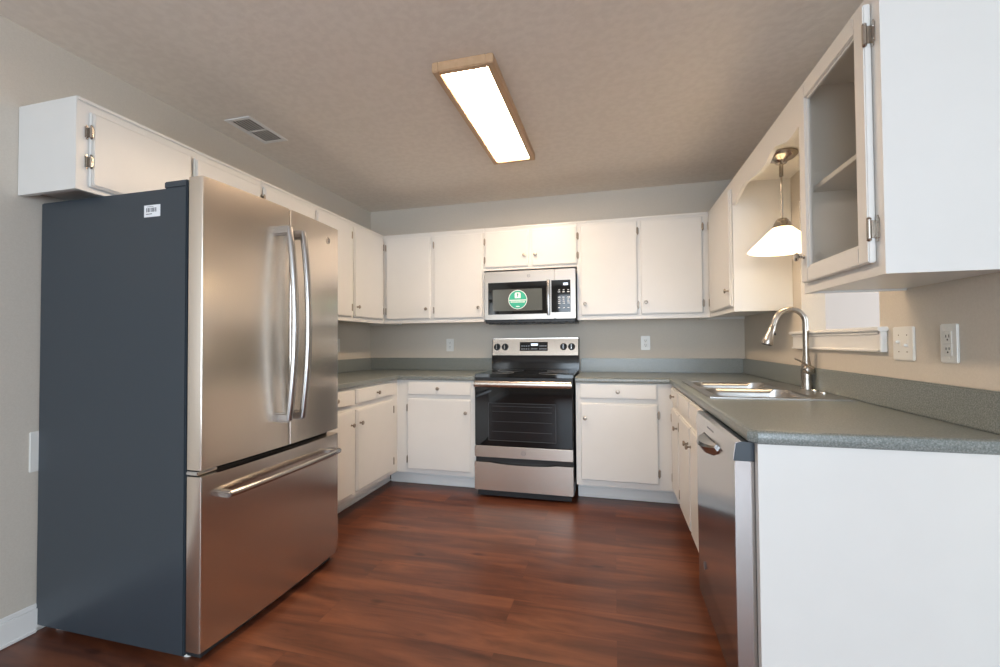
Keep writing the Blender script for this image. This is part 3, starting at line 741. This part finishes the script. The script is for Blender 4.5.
# ------------------------------------------------------------------ lamps
c = thing('ceiling_light', 'rectangular fluorescent ceiling light in an oak frame, switched on', 'ceiling light', (-.65, 2.395, ZCE))
lx0, lx1, ly0, ly1, lz = -.802, -.507, 1.870, 2.970, 2.426; q = .034
m = MB()
m.box((lx0, ly0, lz), (lx0+q, ly1, ZCE-.001), .004, 2); m.box((lx1-q, ly0, lz), (lx1, ly1, ZCE-.001), .004, 2)
m.box((lx0+q-.001, ly0, lz), (lx1-q+.001, ly0+q, ZCE-.001), .004, 2); m.box((lx0+q-.001, ly1-q, lz), (lx1-q+.001, ly1, ZCE-.001), .004, 2)
m.build('frame', 'oak', c)
m = MB(); m.box((lx0+q-.004, ly0+q-.004, lz+.010), (lx1-q+.004, ly1-q+.004, lz+.016)); m.build('diffuser', 'diffuser', c)

PXc, PYc = .835, 2.50; zt = ZUT-.0185
c = thing('pendant_lamp', 'nickel pendant lamp with a conical frosted glass shade above the sink', 'pendant lamp', (PXc, PYc, zt))
m = MB(); m.lathe((PXc, PYc, zt), (0, 0, -1), [(0, .074), (.006, .076), (.012, .074), (.026, .058), (.034, .036), (.040, .030), (.050, .024), (.056, .010)], 32); m.build('canopy', 'nickel', c)
m = MB(); m.cyl((PXc, PYc, zt-.05), (PXc, PYc, zt-.115), .0095); m.cyl((PXc, PYc, zt-.11), (PXc, PYc, 1.785), .0045, 12); m.build('rod', 'nickel', c)
m = MB(); m.lathe((PXc, PYc, 1.792), (0, 0, -1), [(0, .010), (.003, .020), (.014, .030), (.020, .031), (.024, .036), (.040, .042), (.050, .048), (.052, .046)], 28); m.build('socket_cup', 'nickel', c)
m = MB(); pr = [(0, .040), (.006, .046), (.020, .062), (.05, .092), (.09, .132), (.112, .153), (.117, .157)]
m.lathe((PXc, PYc, 1.745), (0, 0, -1), pr, 48, caps=False); sh = m.build('glass_shade', 'shade', c)
md = sh.modifiers.new('thick', 'SOLIDIFY'); md.thickness = .003; md.offset = -1
m = MB(); m.lathe((PXc, PYc, 1.735), (0, 0, -1), [(0, .014), (.02, .016), (.045, .027), (.07, .033), (.09, .031), (.105, .020), (.111, .004)], 24); bl = m.build('bulb', 'bulbglow', c)
pl = bpy.data.lights.new('bulb_light', 'POINT'); pl.energy = 3.5; pl.color = (1, .72, .42); pl.shadow_soft_size = .035
plo = bpy.data.objects.new('bulb_light', pl); C.objects.link(plo); plo.location = (PXc, PYc, 1.66)

# ------------------------------------------------------------------ ceiling vent
c = thing('ceiling_vent', 'white louvred air vent in the ceiling near the left wall', 'vent', (-2.08, 2.2, ZCE))
vx0, vx1, vy0, vy1, vz = -2.170, -1.995, 2.040, 2.350, ZCE-.0005
m = MB(); q = .024; ym = (vy0+vy1)/2; t = .006
m.box((vx0, vy0, vz-t), (vx0+q, vy1, vz), .002); m.box((vx1-q, vy0, vz-t), (vx1, vy1, vz), .002)
m.box((vx0+q, vy0, vz-t), (vx1-q, vy0+q, vz), .002); m.box((vx0+q, vy1-q, vz-t), (vx1-q, vy1, vz), .002); m.box((vx0+q, ym-.006, vz-t), (vx1-q, ym+.006, vz), .002)
m.build('frame', 'trim', c)
m = MB(); m.box((vx0+q, vy0+q, vz-.0012), (vx1-q, vy1-q, vz-.0002)); m.build('dark_duct', 'cavity', c)
m = MB(); n = 6
for k in range(n):
    x = vx0+q+.010+(vx1-vx0-2*q-.024)*k/(n-1)
    for y0, y1 in ((vy0+q, ym-.006), (ym+.006, vy1-q)):
        m.rings([[(x-.0045, y, vz-.0046), (x+.0045, y, vz-.0056), (x+.0045, y, vz-.0066), (x-.0045, y, vz-.0056)] for y in (y0, y1)])
m.build('louvres', 'plastic', c)

# ------------------------------------------------------------------ switch and socket plates
def plate(label, F, u, z, kind, w=.074, h=.118, group='wall plates'):
    cat = {'outlet': 'outlet', 'decora': 'outlet', 'switch2': 'light switch', 'blank': 'wall plate'}[kind]
    nm = {'outlet': 'wall_outlet', 'decora': 'wall_outlet', 'switch2': 'light_switch', 'blank': 'wall_plate'}[kind]
    c = thing(nm, label, cat, F.p(u, 0, z), group)
    m = MB(); F.box(m, u-w/2, u+w/2, .0003, .007, z-h/2, z+h/2, .0035, 2); m.build('cover_plate', 'plastic', c)
    if kind in ('outlet', 'decora'):
        for s_ in (-1, 1):
            m = MB(); zz = z+s_*.0195
            if kind == 'outlet': m.lathe(F.p(u, .007, zz), F.n(), [(0, .0165), (.002, .0165), (.0025, .015)], 20)
            else: F.box(m, u-.0165, u+.0165, .007, .009, zz-.0185, zz+.0185, .001)
            r_ = m.build('receptacle', 'plastic', c)
            m = MB(); F.box(m, u-.0075, u-.0055, .0088, .0098, zz-.001, zz+.008); F.box(m, u+.0055, u+.0075, .0088, .0098, zz-.001, zz+.007)
            m.lathe(F.p(u, .0088, zz-.008), F.n(), [(0, .0026), (.001, .0026)], 10); m.build('slots', 'slot', r_)
    if kind == 'switch2':
        for i, s_ in enumerate((-1, 1)):
            uu = u+s_*.023; up = 1 if s_ > 0 else -1
            m = MB(); F.box(m, uu-.005, uu+.005, .0068, .008, z-.012, z+.012); F.box(m, uu-.0038, uu+.0038, .0075, .018, z+up*.006-.005, z+up*.006+.005, .002)
            m.build('toggle', 'plastic', c)
    m = MB()
    for uu in ((u-.023, u+.023) if kind == 'switch2' else (u,)):
        for s_ in (-1, 1):
            if kind == 'outlet' and s_ < 0: continue
            m.lathe(F.p(uu, .0068, z + (s_*.030 if kind == 'switch2' else (0 if kind == 'outlet' else s_*.048))), F.n(), [(0, .003), (.0012, .0022)], 8)
    m.build('screws', 'bronze' if kind == 'switch2' else 'plastic', c)
    return c
WB, WL, WR = Face('B', YB), Face('L', XL), Face('R', XR)
plate('white outlet on the back wall, left of the range', WB, -1.484, 1.151, 'outlet')
plate('white outlet on the back wall, right of the range', WB, .261, 1.159, 'outlet')
plate('two-gang white light switch on the right wall beside the sill', WR, 1.890, 1.158, 'switch2', .118, .122)
plate('white outlet on the right wall under the glass-door cabinet', WR, 1.668, 1.159, 'decora', .074, .122)
plate('white wall plate on the left wall under the wall cabinets, edge showing past the refrigerator', WL, 3.33, 1.155, 'outlet')
plate('white plate low on the left wall, half hidden behind the refrigerator', WL, 1.300, .735, 'blank', .075, .165)
